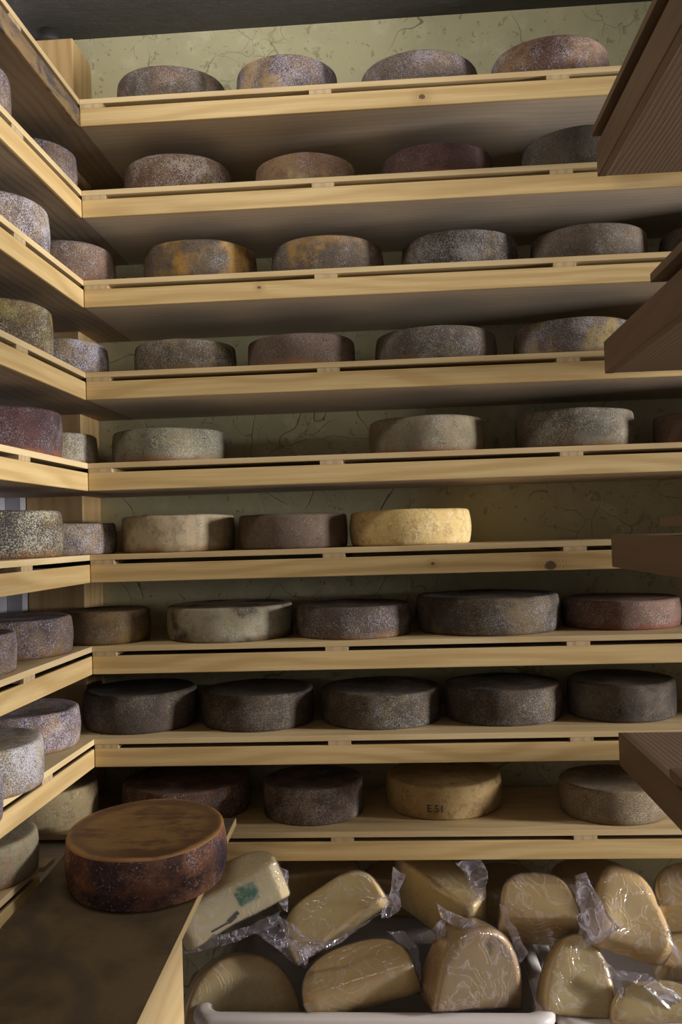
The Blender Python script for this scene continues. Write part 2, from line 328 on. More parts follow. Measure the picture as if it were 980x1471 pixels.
# ------------------------------------------------------------------ cheese wheels
def wheel_bm(r, h, seed, n=72, bulge=.035, rnd=.14, wob=.012, sag=.0):
    rc = rnd*h*1.1; prof = [(0, 0), (r*.6, 0), (r-rc*1.1, 0.0)]
    for i in range(1, 5): a = math.pi/2*i/4; prof.append((r-rc+rc*math.sin(a)*.9, rc*.9-rc*.9*math.cos(a)))
    for i in range(1, 6): t = i/6; prof.append((r-rc*.1+bulge*r*math.sin(math.pi*t), rc*.9+(h-rc*1.8)*t))
    for i in range(0, 5): a = math.pi/2*i/4; prof.append((r-rc+rc*math.cos(a)*.9, h-rc*.9+rc*.9*math.sin(a)))
    prof += [(r*.85, h-.001-sag*.3), (r*.55, h-.001-sag), (r*.25, h-.001-sag*1.1), (0, h-.001-sag*1.1)]
    prof = [(q[0]/(1+bulge*.6) if q[0] > r*.86 else q[0], q[1]) for q in prof]
    bm = bmesh.new(); lathe(bm, prof, n)
    for v in bm.verts:
        rr = math.hypot(v.co.x, v.co.y)
        if rr < 1e-5: continue
        q = Vector((v.co.x/r*1.1, v.co.y/r*1.1, v.co.z*3+seed*5.3))
        d = noise.noise(q)*wob*r + noise.noise(q*5)*wob*.3*r
        s = 1 + d/r*min(1, rr/r)
        v.co.x *= s; v.co.y *= s
        if v.co.z > h*.5: v.co.z += noise.noise(Vector((v.co.x*9, v.co.y*9, seed*7.7)))*.0022
    return bm
WHITE_PURPLE = dict(c1=(.10, .075, .085), c2=(.19, .135, .105), mold=(.58, .53, .63), amt=.60, patch=(.28, .20, .08), patch_amt=.3, rim=(.30, .18, .09))
GREY = dict(c1=(.085, .068, .055), c2=(.14, .105, .08), mold=(.36, .325, .30), amt=.52, rim=(.20, .12, .06))
DARKGREY = dict(c1=(.05, .04, .033), c2=(.085, .064, .048), mold=(.215, .19, .17), amt=.48)
BROWNWHITE = dict(c1=(.11, .06, .042), c2=(.17, .10, .065), mold=(.40, .35, .33), amt=.48, rim=(.34, .16, .07))
OCHRE = dict(c1=(.10, .075, .055), c2=(.15, .11, .075), mold=(.36, .35, .37), amt=.34, patch=(.36, .20, .04), patch_amt=.75, rim=(.2, .12, .05))
REDDARK = dict(c1=(.055, .025, .024), c2=(.09, .045, .038), mold=(.22, .165, .17), amt=.36, rim=(.25, .08, .05))
LICHEN = dict(c1=(.14, .11, .08), c2=(.20, .16, .10), mold=(.46, .44, .36), amt=.64, patch=(.36, .30, .07), patch_amt=.6, rim=(.30, .14, .07))
def P(base, **kw): d = dict(base); d.update(kw); return d
BS = 'the %s back shelf from the top'
def bs(k): return 'top back shelf' if k == 0 else ('lowest back shelf' if k == 8 else '%s back shelf' % NTH[k])
G = 'cheese wheels on the back rack'
# shelf, X, Y, radius, height, rind, look
BACK = [
 (0, -.583, 2.404, .147, .097, P(GREY, mold=(.42, .38, .37), amt=.6, patch=(.30, .15, .11), patch_amt=.6), 'mottled grey and reddish cheese wheel, leftmost'),
 (0, -.268, 2.392, .136, .105, P(WHITE_PURPLE, amt=.6, patch=(.40, .26, .10), patch_amt=.6, rim=(.42, .24, .09)), 'tall tan and lilac cheese wheel, second from left'),
 (0, .084, 2.414, .157, .093, P(WHITE_PURPLE, c1=(.10, .085, .085), amt=.58, patch=None, mold=(.50, .46, .50)), 'bluish grey flat cheese wheel, third from left'),
 (0, .428, 2.411, .155, .110, P(BROWNWHITE, c2=(.33, .19, .10), mold=(.58, .53, .58), amt=.52, patch=(.13, .06, .06), patch_amt=.4), 'brown cheese wheel with tan and lilac patches, fourth from left'),
 (1, -.571, 2.402, .145, .103, P(BROWNWHITE, mold=(.56, .50, .47), amt=.62), 'white bloomed cheese wheel with orange foot, leftmost'),
 (1, -.225, 2.392, .135, .083, P(BROWNWHITE, c1=(.20, .11, .07), c2=(.24, .15, .075), amt=.42, patch=(.34, .27, .14), patch_amt=.25), 'brown cheese wheel with straw patches, second from left'),
 (1, .122, 2.403, .147, .088, P(REDDARK), 'dark reddish cheese wheel, third from left'),
 (1, .496, 2.409, .152, .112, P(DARKGREY), 'black and grey cheese wheel half behind the right rack'),
 (2, -.518, 2.407, .151, .105, P(OCHRE), 'dark cheese wheel with ochre patch and vertical seams, leftmost'),
 (2, -.175, 2.407, .150, .097, P(OCHRE, patch_amt=.6, amt=.38), 'dark ochre cheese wheel with bluish shoulder, second from left'),
 (2, .175, 2.410, .153, .094, P(DARKGREY, mold=(.36, .33, .32), amt=.6), 'evenly grey speckled cheese wheel, third from left'),
 (2, .511, 2.406, .149, .094, P(GREY, c1=(.10, .08, .06), amt=.48), 'brownish grey cheese wheel with lighter right shoulder, fourth from left'),
 (2, .830, 2.400, .135, .089, P(DARKGREY), 'dark cheese wheel at the right edge, fifth from left'),
 (3, -.562, 2.391, .135, .085, P(GREY, mold=(.50, .46, .38), amt=.6), 'pale speckled grey cheese wheel, leftmost'),
 (3, -.251, 2.400, .143, .086, P(BROWNWHITE, c1=(.12, .08, .06), c2=(.16, .11, .085), mold=(.33, .28, .27), amt=.5), 'brown speckled cheese wheel, second from left'),
 (3, .105, 2.416, .160, .089, P(GREY, mold=(.38, .35, .34), amt=.6), 'wide grey cheese wheel, third from left'),
 (3, .464, 2.410, .154, .095, P(GREY, patch=(.26, .19, .06), patch_amt=.6, amt=.5, mold=(.44, .39, .44)), 'yellowish grey cheese wheel with lilac right edge, rightmost in view'),
 (4, -.615, 2.408, .152, .089, P(LICHEN, c1=(.15, .14, .10), c2=(.24, .22, .16), mold=(.46, .45, .38), amt=.48, patch=None), 'greenish grey cheese wheel with pale blotch, leftmost'),
 (4, .073, 2.409, .153, .095, P(LICHEN, c1=(.17, .145, .10), c2=(.26, .21, .13), mold=(.40, .37, .32), amt=.34, patch=None), 'smooth greyish tan cheese wheel, middle'),
 (4, .458, 2.409, .152, .098, P(GREY, c1=(.09, .08, .06), c2=(.20, .17, .12), mold=(.40, .36, .32), amt=.40), 'blotchy dark cheese wheel with pale right flank, third from left'),
 (4, .788, 2.386, .130, .080, P(BROWNWHITE, c1=(.14, .10, .08), amt=.3), 'brown cheese wheel cut by the right edge, fourth from left'),
 (5, -.596, 2.402, .150, .095, dict(c1=(.32, .25, .16), c2=(.44, .36, .235), mold=(.55, .49, .39), amt=.35, streak=.35, rim=(.26, .15, .07)), 'pale beige smooth cheese wheel, leftmost'),
 (5, -.286, 2.396, .144, .088, dict(c1=(.12, .085, .065), c2=(.16, .115, .085), mold=(.28, .22, .18), amt=.25), 'smooth dark brown cheese wheel, between beige and yellow ones'),
 (5, .022, 2.412, .160, .090, dict(c1=(.60, .43, .17), c2=(.66, .50, .24), mold=(.72, .60, .36), amt=.38, fine=120, rough=.7), 'young pale yellow cheese wheel, rightmost'),
 (6, -.783, 2.345, .117, .083, P(OCHRE, c1=(.13, .09, .05), c2=(.19, .13, .07), patch=(.26, .15, .05), patch_amt=.4, mold=(.30, .27, .2), amt=.4), 'olive brown cheese wheel in the corner'),
 (6, -.460, 2.392, .166, .086, dict(c1=(.30, .27, .19), c2=(.36, .33, .24), mold=(.47, .44, .35), amt=.45, patch=(.05, .03, .035), patch_amt=1.0, rim=(.16, .09, .05), blot=9), 'pale olive cheese wheel with black flecks, second from left'),
 (6, -.132, 2.382, .150, .080, P(DARKGREY, c1=(.09, .065, .055), c2=(.13, .10, .085), mold=(.52, .48, .52), amt=.42, rim=(.30, .18, .09)), 'dark cheese wheel with white cloudy bloom, third from left'),
 (6, .219, 2.425, .187, .093, P(DARKGREY, c2=(.13, .095, .055), mold=(.29, .26, .24), amt=.46), 'largest dark grey cheese wheel, fourth from left'),
 (6, .569, 2.450, .152, .074, P(REDDARK, c1=(.12, .07, .055), c2=(.19, .115, .09), mold=(.40, .30, .26), amt=.42), 'reddish brown flat cheese wheel, rightmost'),
 (7, -.710, 2.406, .152, .098, P(DARKGREY), 'dark brown cheese wheel, leftmost in the corner'),
 (7, -.395, 2.412, .149, .090, P(DARKGREY, mold=(.24, .215, .19)), 'dark grey cheese wheel, second from left'),
 (7, -.069, 2.423, .157, .086, P(DARKGREY, mold=(.28, .26, .23), amt=.52), 'grey felted cheese wheel with thin pale rim, middle'),
 (7, .252, 2.437, .153, .089, P(DARKGREY, mold=(.28, .25, .23), amt=.52), 'grey felted cheese wheel, fourth from left'),
 (7, .560, 2.438, .138, .094, P(DARKGREY, c2=(.13, .10, .08), amt=.42), 'brown black cheese wheel, rightmost'),
 (8, -.600, 2.440, .172, .082, P(BROWNWHITE, c1=(.13, .07, .06), mold=(.50, .44, .43), amt=.48, patch=(.34, .13, .07), patch_amt=.5), 'broad cheese wheel with rusty rim behind the big brown cheese'),
 (8, -.253, 2.394, .132, .089, P(DARKGREY, c2=(.15, .10, .08), mold=(.40, .35, .33), amt=.52), 'dark brown speckled cheese wheel, second from left'),
 (8, .090, 2.448, .153, .084, dict(c1=(.34, .23, .10), c2=(.45, .32, .15), mold=(.50, .38, .20), amt=.3, fine=150), 'tan cheese wheel marked E 51 on its side'),
 (8, .518, 2.378, .137, .082, P(GREY, c1=(.13, .10, .07), c2=(.20, .15, .09), mold=(.42, .35, .24), amt=.42, rim=(.2, .14, .08)), 'brownish grey cheese wheel under the lowest right shelf'),
]
LEFT = [  # shelf, X, Y, radius, height, rind, label
 (1, -.929, 1.813, .140, .100, P(WHITE_PURPLE), 'lilac grey cheese wheel cut by the left edge on the second left shelf'),
 (1, -.926, 2.250, .122, .110, P(WHITE_PURPLE, amt=.55, rim=(.34, .20, .09)), 'mauve and tan cheese wheel in the corner of the second left shelf'),
 (2, -.929, 2.011, .140, .114, P(WHITE_PURPLE, amt=.72, mold=(.62, .60, .66), rim=None, patch=(.30, .26, .10)), 'nearly white cheese wheel on the third left shelf'),
 (2, -.865, 2.335, .130, .106, P(BROWNWHITE, c1=(.14, .09, .07), mold=(.40, .36, .37), amt=.46), 'brown speckled cheese wheel in the corner of the third left shelf'),
 (3, -.929, 2.019, .140, .112, P(LICHEN, c1=(.09, .065, .04), c2=(.16, .115, .06), mold=(.52, .49, .38), amt=.56), 'yellow green lichened cheese wheel on the fourth left shelf'),
 (3, -.890, 2.335, .130, .091, P(WHITE_PURPLE, amt=.76, mold=(.62, .60, .70)), 'white and lilac cheese wheel in the corner of the fourth left shelf'),
 (4, -.929, 2.060, .140, .110, P(REDDARK, c1=(.055, .032, .042), c2=(.12, .055, .05), mold=(.33, .31, .35), amt=.46, rim=(.42, .17, .06)), 'dark wine coloured cheese wheel on the fifth left shelf'),
 (4, -.927, 2.335, .130, .083, P(LICHEN, amt=.72, mold=(.52, .49, .42), patch_amt=.3), 'pale grey cheese wheel in the corner of the fifth left shelf'),
 (5, -.925, 2.045, .140, .108, P(LICHEN, c1=(.07, .055, .05), c2=(.14, .10, .065), mold=(.56, .53, .42), amt=.60, patch=(.06, .055, .06), patch_amt=.5, rim=(.36, .17, .07), fine=300), 'coarsely speckled cream and black cheese wheel on the sixth left shelf'),
 (5, -.880, 2.335, .130, .080, P(WHITE_PURPLE, amt=.7, mold=(.50, .47, .52), rim=(.34, .26, .15)), 'bluish grey cheese wheel in the corner of the sixth left shelf'),
 (6, -.935, 1.800, .138, .080, P(WHITE_PURPLE, amt=.68), 'white lilac cheese wheel at the left edge of the seventh left shelf'),
 (6, -.925, 2.092, .140, .088, P(WHITE_PURPLE, amt=.52, c1=(.06, .05, .07)), 'lilac and black speckled cheese wheel on the seventh left shelf'),
 (7, -.880, 1.790, .140, .095, P(WHITE_PURPLE, amt=.70, mold=(.60, .58, .62), c2=(.22, .19, .14)), 'creamy white cheese wheel overhanging the eighth left shelf'),
 (7, -.935, 2.155, .140, .092, P(WHITE_PURPLE, amt=.60, patch=(.36, .22, .08), patch_amt=.45, rim=(.38, .24, .10)), 'lilac cheese wheel with ochre blotches in the corner of the eighth left shelf'),
 (7, -.815, 1.545, .102, .088, P(WHITE_PURPLE, c1=(.09, .075, .10)), 'dark lilac cheese wheel at the far left edge of the eighth left shelf'),
 (8, -.887, 1.810, .125, .084, P(LICHEN, c1=(.26, .22, .14), c2=(.33, .29, .19), mold=(.48, .45, .36), amt=.52, patch=(.30, .17, .11), patch_amt=.35), 'greyish straw cheese wheel on the lowest left shelf by the plank'),
 (8, -.946, 2.335, .130, .100, dict(c1=(.36, .28, .15), c2=(.44, .35, .20), mold=(.52, .44, .28), amt=.35, fine=150), 'smooth straw coloured cheese wheel in the corner of the lowest shelf'),
]
def wheel(k, X, Y, r, h, rd, label, grp, seed, zb=None):
    m = rind('rind %d' % seed, seed=seed, **rd)
    o = link('round_cheese', wheel_bm(r, h, seed, bulge=random.uniform(.008, .03), rnd=random.uniform(.07, .12), wob=random.uniform(.005, .012), sag=random.uniform(-.003, .001)), m, loc=(X, Y, zb if zb else TOP[k]), smooth=True)
    return tag(o, label, 'cheese', grp)
seed = 1
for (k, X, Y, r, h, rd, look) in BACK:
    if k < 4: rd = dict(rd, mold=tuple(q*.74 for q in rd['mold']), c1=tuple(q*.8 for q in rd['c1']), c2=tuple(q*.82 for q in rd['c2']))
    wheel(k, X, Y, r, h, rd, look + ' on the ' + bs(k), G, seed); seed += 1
for (k, X, Y, r, h, rd, lab) in LEFT:
    wheel(k, X, Y, r, h, rd, lab, 'cheese wheels on the left rack', seed, LEFT_TOP[8]+GAP+BT if 'by the plank' in lab else None); seed += 1

# inked mark on the tan wheel
def text_mesh(body, size):
    c = bpy.data.curves.new('t', 'FONT'); c.body = body; c.size = size; c.offset = .0004; c.resolution_u = 3
    o = bpy.data.objects.new('t', c); COL.objects.link(o); bpy.context.view_layer.update()
    me = bpy.data.meshes.new_from_object(o.evaluated_get(bpy.context.evaluated_depsgraph_get())); bpy.data.objects.remove(o)
    bm = bmesh.new(); bm.from_mesh(me); bpy.data.meshes.remove(me); return bm
tan = [o for o in COL.objects if o.get('label', '').startswith('tan cheese wheel marked')][0]
bm = text_mesh('E 51', .026); bmesh.ops.subdivide_edges(bm, edges=bm.edges[:], cuts=1)
from mathutils.bvhtree import BVHTree
bt_ = BVHTree.FromPolygons([v.co.copy() for v in tan.data.vertices], [list(p.vertices) for p in tan.data.polygons])
for v in bm.verts:
    a = -math.pi/2 - .33 + v.co.x/.155; d = Vector((math.cos(a), math.sin(a), 0)); z = .022+v.co.y
    hit = bt_.ray_cast(Vector((d.x*.4, d.y*.4, z)), -d)
    v.co = (hit[0] if hit[0] else d*.153+Vector((0, 0, z))) + d*.0006
mk = link('ink_mark', bm, M['ink'], tan); mk['label'] = 'faded dark mark reading E 51'

# ------------------------------------------------------------------ bench with the big cheese
SL = .085; PZ = lambda y: .829+SL*(y-1.68)
ang = math.atan(SL); BY = 2.195; bench = empty('bench', (-.60, BY, 0), 'low bench with a dark worn sloping plank at the lower left', 'bench')
L = Vector((-.60, BY, PZ(BY)))
bm = bmesh.new(); PW0, PW1 = XL+.003, -.4215
pts = [(PW0, BY), (PW1, BY), (-.437, 1.0), (-.437, .9), (PW0, .9)]
bm = prism([(x+.60, y-BY) for x, y in pts], -.018, 0, .0015)
bmesh.ops.recalc_face_normals(bm, faces=bm.faces[:]); bm.normal_update()
for f in bm.faces: f.material_index = 0 if f.normal.z > .9 else 1
pl = link('plank', bm, [M['plank_top'], M['plank_edge']], bench, Vector((0, 0, PZ(BY)))); pl.rotation_euler = (ang, 0, 0)
def slope_box(x0, x1, y0, y1, z0, drop):
    b_ = box(x0, x1, y0, y1, z0, 1)
    for v in b_.verts:
        if v.co.z > .5: v.co.z = PZ(v.co.y)-drop
    return shift(b_, (-.60, BY, 0))
link('side_panel', slope_box(-.475, -.452, .92, 1.765, 0, .0185), M['bench_side'], bench)
link('side_panel', slope_box(-.772, -.752, .92, 1.765, 0, .0185), M['bench_side'], bench)
link('end_panel', slope_box(-.752, -.475, 1.745, 1.765, 0, .0185), M['bench_side'], bench)

# the big cheese: caramel top, mottled purple brown flank
m, nt, b = mat('caramel cheese top'); v, ob = coords(nt, (1, 5, 1), rnd=False); v1, _ = coords(nt, rnd=False)
col = mixc(nt, noise_(nt, v, 9, 5, .65, .5), (0.125, 0.062, 0.02), (0.26, 0.155, 0.056)); col = mixc(nt, math_(nt, 'MULTIPLY', ramp(nt, math_(nt, 'ADD', math_(nt, 'MULTIPLY', noise_(nt, v, 3.2, 5, .7, .8), .6), math_(nt, 'MULTIPLY', noise_(nt, v1, 9, 5, .7), .4)), .46, .57), .9), col, (0.085, 0.036, 0.018))
ln = N(nt, 'ShaderNodeVectorMath', operation='LENGTH'); mp = N(nt, 'ShaderNodeMapping'); mp.inputs['Scale'].default_value = (1, 1, 0); nt.links.new(ob, mp.inputs['Vector']); nt.links.new(mp.outputs[0], ln.inputs[0])
rr = math_(nt, 'ADD', ln.outputs['Value'], math_(nt, 'MULTIPLY', math_(nt, 'SUBTRACT', noise_(nt, v1, 14, 3), .5), .03))
dark = math_(nt, 'MULTIPLY', ramp(nt, rr, .115, .142), math_(nt, 'SUBTRACT', 1.0, ramp(nt, rr, .146, .154)))
col = mixc(nt, math_(nt, 'MULTIPLY', dark, .6), col, (0.075, 0.032, 0.02)); col = mixc(nt, ramp(nt, rr, .150, .160), col, (0.31, 0.155, 0.05))
nt.links.new(col, b.inputs['Base Color']); b.inputs['Roughness'].default_value = .5; bump(nt, b, noise_(nt, v, 30, 5, .7), .4, .0015)
flank = rind('mottled purple flank', (.085, .042, .036), (.27, .12, .066), (.44, .36, .38), amt=.36, patch=(.06, .04, .06), patch_amt=.7, fine=210, seed=77, blot=18)
bc = Vector((-.553, 1.893)); BR, BH = .165, .105
bm = wheel_bm(BR, BH, 5.5, n=96, bulge=.03, rnd=.07, wob=.006)
bm.normal_update()
for f in bm.faces:
    c = f.calc_center_median(); f.material_index = 1 if (f.normal.z > .45 and c.z > BH*.7) else 0
big = link('round_cheese', bm, [flank, m], loc=(bc.x, bc.y, PZ(bc.y)+.0005), smooth=True); big.rotation_euler = (ang, 0, 0)
tag(big, 'large cheese wheel with caramel brown top lying on the dark plank', 'cheese')

# ------------------------------------------------------------------ crates
def rrect(x0, x1, y0, y1, r, n=6):
    out = []
    for cx, cy, a0 in ((x1-r, y1-r, 0), (x0+r, y1-r, 90), (x0+r, y0+r, 180), (x1-r, y0+r, 270)):
        for i in range(n+1):
            a = math.radians(a0+90*i/n); out.append((cx+r*math.cos(a), cy+r*math.sin(a)))
    return out
def sweep(sections):
    bm = bmesh.new(); rings = [[bm.verts.new((x, y, z)) for x, y in pts] for pts, z in sections]
    for a, c in zip(rings, rings[1:]):
        n = len(a)
        for i in range(n): bm.faces.new((a[i], a[(i+1) % n], c[(i+1) % n], c[i]))
    return bm, rings
def crate(x0, x1, y0, y1, z0, zr, label):
    r = empty('crate', ((x0+x1)/2, (y0+y1)/2, z0), label, 'crate', 'white plastic crates')
    l = Vector(r.location); e = .035
    q = lambda d: rrect(x0+d, x1-d, y0+d, y1-d, max(.012, .05-d*.5))
    bm, rg = sweep([(q(e+.02), z0), (q(e), zr-.03), (q(e), zr-.006), (q(e+.004), zr-.006), (q(e+.024), z0+.004)])
    bm.faces.new(rg[0][::-1]); bm.faces.new(rg[-1]); link('tub', shift(bm, l), M['crate'], r, smooth=False)
    bm, rg = sweep([(q(.004), zr-.030), (q(0), zr-.022), (q(0), zr-.010), (q(.006), zr-.002), (q(.016), zr), (q(e-.006), zr), (q(e+.002), zr-.005), (q(e-.002), zr-.012), (q(.010), zr-.012), (q(.008), zr-.030)])
    n = len(rg[0])
    for i in range(n): bm.faces.new((rg[-1][i], rg[-1][(i+1) % n], rg[0][(i+1) % n], rg[0][i]))
    link('rim', shift(bm, l), M['crate'], r, smooth=True)
crate(-.512, .309, 2.04, 2.60, .135, .475, 'white plastic crate of bagged cheese under the rack, left one')
crate(.314, 1.135, 2.055, 2.60, .135, .455, 'white plastic crate of bagged cheese at the bottom right corner')

# ------------------------------------------------------------------ bagged cheese halves
def paste(name, c1, c2, edge=(.52, .33, .12)):
    m, nt, b = mat(name); v, ob = coords(nt)
    col = mixc(nt, noise_(nt, v, 9, 4, .6), c1, c2); col = mixc(nt, math_(nt, 'MULTIPLY', ramp(nt, noise_(nt, v, 6, 3), .55, .8), .5), col, edge)
    at_ = N(nt, 'ShaderNodeAttribute', attribute_name='edge'); col = mixc(nt, math_(nt, 'MULTIPLY', math_(nt, 'ADD', at_.outputs['Fac'], math_(nt, 'MULTIPLY', math_(nt, 'SUBTRACT', noise_(nt, v, 14, 4), .5), .5), True), .62), col, edge)
    nt.links.new(col, b.inputs['Base Color']); b.inputs['Roughness'].default_value = .42
    b.inputs['Subsurface Weight'].default_value = .0
    bump(nt, b, noise_(nt, v, 30, 4), .25, .002); return m
M['paste_pale'] = paste('pale cheese paste', (.80, .73, .50), (.72, .62, .38), (.62, .46, .22))
M['paste_yellow'] = paste('yellow cheese paste', (.74, .61, .30), (.66, .52, .23))
M['paste_amber'] = paste('amber cheese rind', (.47, .325, .15), (.40, .265, .11), (.34, .19, .065))
M['paste_tan'] = paste('tan cheese rind', (.66, .50, .235), (.57, .41, .17))
def film(name, haze, tint, rough, wr):
    m = bpy.data.materials.new(name); m.use_nodes = True; nt = m.node_tree; nt.nodes.clear()
    out = N(nt, 'ShaderNodeOutputMaterial'); tr = N(nt, 'ShaderNodeBsdfTransparent'); gl = N(nt, 'ShaderNodeBsdfGlossy'); df = N(nt, 'ShaderNodeBsdfTranslucent'); d2 = N(nt, 'ShaderNodeBsdfDiffuse')
    gl.inputs['Roughness'].default_value = rough; gl.inputs['Color'].default_value = (1, 1, 1, 1)
    for q in (df, d2): q.inputs['Color'].default_value = (*tint, 1)
    v, ob = coords(nt); vv, _ = coords(nt, (1, 1, 1), seed=(3, 1, 2))
    wn = math_(nt, 'ABSOLUTE', math_(nt, 'SUBTRACT', noise_(nt, v, 13, 3, .5, 1.6), .5)); ridge = math_(nt, 'SUBTRACT', 1.0, ramp(nt, wn, 0.0, .05))
    bp = N(nt, 'ShaderNodeBump'); bp.inputs['Strength'].default_value = wr; bp.inputs['Distance'].default_value = .006
    nt.links.new(math_(nt, 'ADD', math_(nt, 'MULTIPLY', ridge, .5), noise_(nt, v, 16, 3, .5, .8)), bp.inputs['Height'])
    for q in (gl, d2): nt.links.new(bp.outputs[0], q.inputs['Normal'])
    lw = N(nt, 'ShaderNodeLayerWeight'); lw.inputs['Blend'].default_value = .25; nt.links.new(bp.outputs[0], lw.inputs['Normal'])
    mh = N(nt, 'ShaderNodeMixShader'); mh.inputs[0].default_value = .5; nt.links.new(d2.outputs[0], mh.inputs[1]); nt.links.new(df.outputs[0], mh.inputs[2])
    m1 = N(nt, 'ShaderNodeMixShader'); nt.links.new(math_(nt, 'ADD', haze, math_(nt, 'MULTIPLY', ridge, haze*2.6), True), m1.inputs[0]); nt.links.new(tr.outputs[0], m1.inputs[1]); nt.links.new(mh.outputs[0], m1.inputs[2])
    m2 = N(nt, 'ShaderNodeMixShader'); nt.links.new(math_(nt, 'ADD', math_(nt, 'MULTIPLY', lw.outputs['Fresnel'], .7), .035, True), m2.inputs[0]); nt.links.new(m1.outputs[0], m2.inputs[1]); nt.links.new(gl.outputs[0], m2.inputs[2])
    nt.links.new(m2.outputs[0], out.inputs[0]); return m
M['film'] = film('vacuum bag film', .07, (.80, .78, .84), .13, .30)
M['flap'] = film('loose bag film', .20, (.72, .68, .82), .14, .8)

def half_bm(r, vs, th, seed, rnd=.012, lump=.004, infl=0.0, boxy=.8, down=0.0, n=22, cutdark=0.0):
    """half wheel: flat cut along U, arc towards +V, thickness along W; rounded all round"""
    pts = []
    for i in range(n+1):
        a = math.pi*i/n; cx, sy = math.cos(a), math.sin(a)
        pts.append((r*math.copysign(abs(cx)**boxy, cx), r*vs*abs(sy)**(boxy-.05)))
    chordp = [(-r*(1-2*i/8)*(1-.25*bool(down)), -down) for i in range(1, 8)]
    pts += chordp
    cv = r*vs*.45; bm = bmesh.new(); rings = []; el = bm.verts.layers.float.new('edge')
    prof = [(rnd, -th/2)] + [(rnd*(1-math.sin(math.pi/2*i/4)), -th/2+rnd*(1-math.cos(math.pi/2*i/4))) for i in range(1, 5)]
    prof += [(0, -th/2+rnd+(th-2*rnd)*i/4) for i in range(1, 4)] + [(q[0], -q[1]) for q in prof[::-1]]
    for ins, w in prof:
        ring = []
        for x, y in pts:
            dx, dy = x, y-cv; l = math.hypot(dx, dy); s = (l-ins+infl)/l
            vt = bm.verts.new((dx*s, dy*s, w*(1+2*infl/th))); arc = min(1, y/(r*vs*.3)); near = max(0, 1-abs(abs(w)-th/2)/(rnd*1.6))
            corner = max(0, 1-min(abs(x-r), abs(x+r))/(rnd*2)) if y < rnd else 0
            vt[el] = max(near*.9, corner, arc*.6, cutdark if y < .004 else 0); ring.append(vt)
        rings.append(ring)
    m_ = len(pts)
    for a, c in zip(rings, rings[1:]):
        for i in range(m_): bm.faces.new((a[i], a[(i+1) % m_], c[(i+1) % m_], c[i]))
    for ring in (rings[0], rings[-1]):                     # faces filled by shrinking rings so they can be lumpy
        prev = ring; z = ring[0].co.z
        for s in (.8, .55, .3):
            cur = [bm.verts.new((v.co.x*s, v.co.y*s, z)) for v in ring]
            for q in cur: q[el] = .25 if s > .7 else 0.0
            for i in range(m_): bm.faces.new((prev[i], prev[(i+1) % m_], cur[(i+1) % m_], cur[i]))
            prev = cur
        c = bm.verts.new((0, 0, z))
        for i in range(m_): bm.faces.new((prev[i], prev[(i+1) % m_], c))
    for v in bm.verts:
        nz = noise.noise_vector(v.co*9+Vector((seed*4.1, seed*2.7, seed)))
        v.co += nz*lump
    return bm
def flap_bm(rows, nu=10, nv=6, wave=.004, seed=0):
    """loose film: a wavy sheet between two 3-D polylines"""
    def along(pl, t):
        t *= len(pl)-1; i = min(int(t), len(pl)-2); return Vector(pl[i]).lerp(Vector(pl[i+1]), t-i)
    bm = bmesh.new(); g = []
    for i in range(nu+1):
        a = along(rows[0], i/nu); c = along(rows[1], i/nu); row = []
        for j in range(nv+1):
            p = a.lerp(c, j/nv); p = p + noise.noise_vector(p*34+Vector((seed*3.3, 0, 0)))*wave*2.2; row.append(bm.verts.new(p))
        g.append(row)
    for i in range(nu):
        for j in range(nv): bm.faces.new((g[i][j], g[i+1][j], g[i+1][j+1], g[i][j+1]))
    bmesh.ops.solidify(bm, geom=bm.faces[:], thickness=.0005)
    return bm
def bagged(pos, U, W, r, vs, th, mt, label, seed, flaps=(), lump=.004, rnd=.012, anchor='mid', boxy=.8, down=0.0, cutdark=0.0):
    W = Vector(W).normalized(); U = Vector(U); U = (U-W*U.dot(W)).normalized(); V = W.cross(U)
    R3 = Matrix((U, V, W)).transposed(); pos = Vector(pos)
    if 'cut' in anchor: pos = pos + V*(r*vs*.45)               # pos names the middle of the cut face, or of the flat face
    if 'disc' in anchor: pos = pos - W*(th*.5)
    e = empty('bagged_cheese', pos, label, 'cheese', 'bagged cheese pieces'); e.rotation_euler = R3.to_euler()
    ch = link('cheese_piece', half_bm(r, vs, th, seed, rnd, lump, 0.0, boxy, down, cutdark=cutdark), M[mt], e, smooth=True)
    link('bag_film', half_bm(r, vs, th, seed, rnd+.003, lump*1.1, .0028, boxy, down), M['film'], e, smooth=True)
    bpy.context.view_layer.update()
    inv = (Matrix.Translation(Vector(pos)) @ R3.to_4x4()).inverted()
    for i, rows in enumerate(flaps):
        bm = flap_bm(rows, seed=seed+i*1.7); bmesh.ops.transform(bm, matrix=inv, verts=bm.verts[:]); link('bag_flap', bm, M['flap'], e, smooth=True)
    return e, ch
B_BACK = [((-0.2580, 2.4600, 0.6270), 1, 'dim bagged cheese behind the first two in the left crate'), ((-0.0251, 2.4700, 0.5980), -1, 'dim bagged cheese at the back between second and third bags'), ((0.2254, 2.4800, 0.5745), 1, 'dim bagged cheese at the back where the two crates meet'), ((0.4738, 2.4800, 0.5919), -1, 'dim bagged cheese at the back of the right crate')]
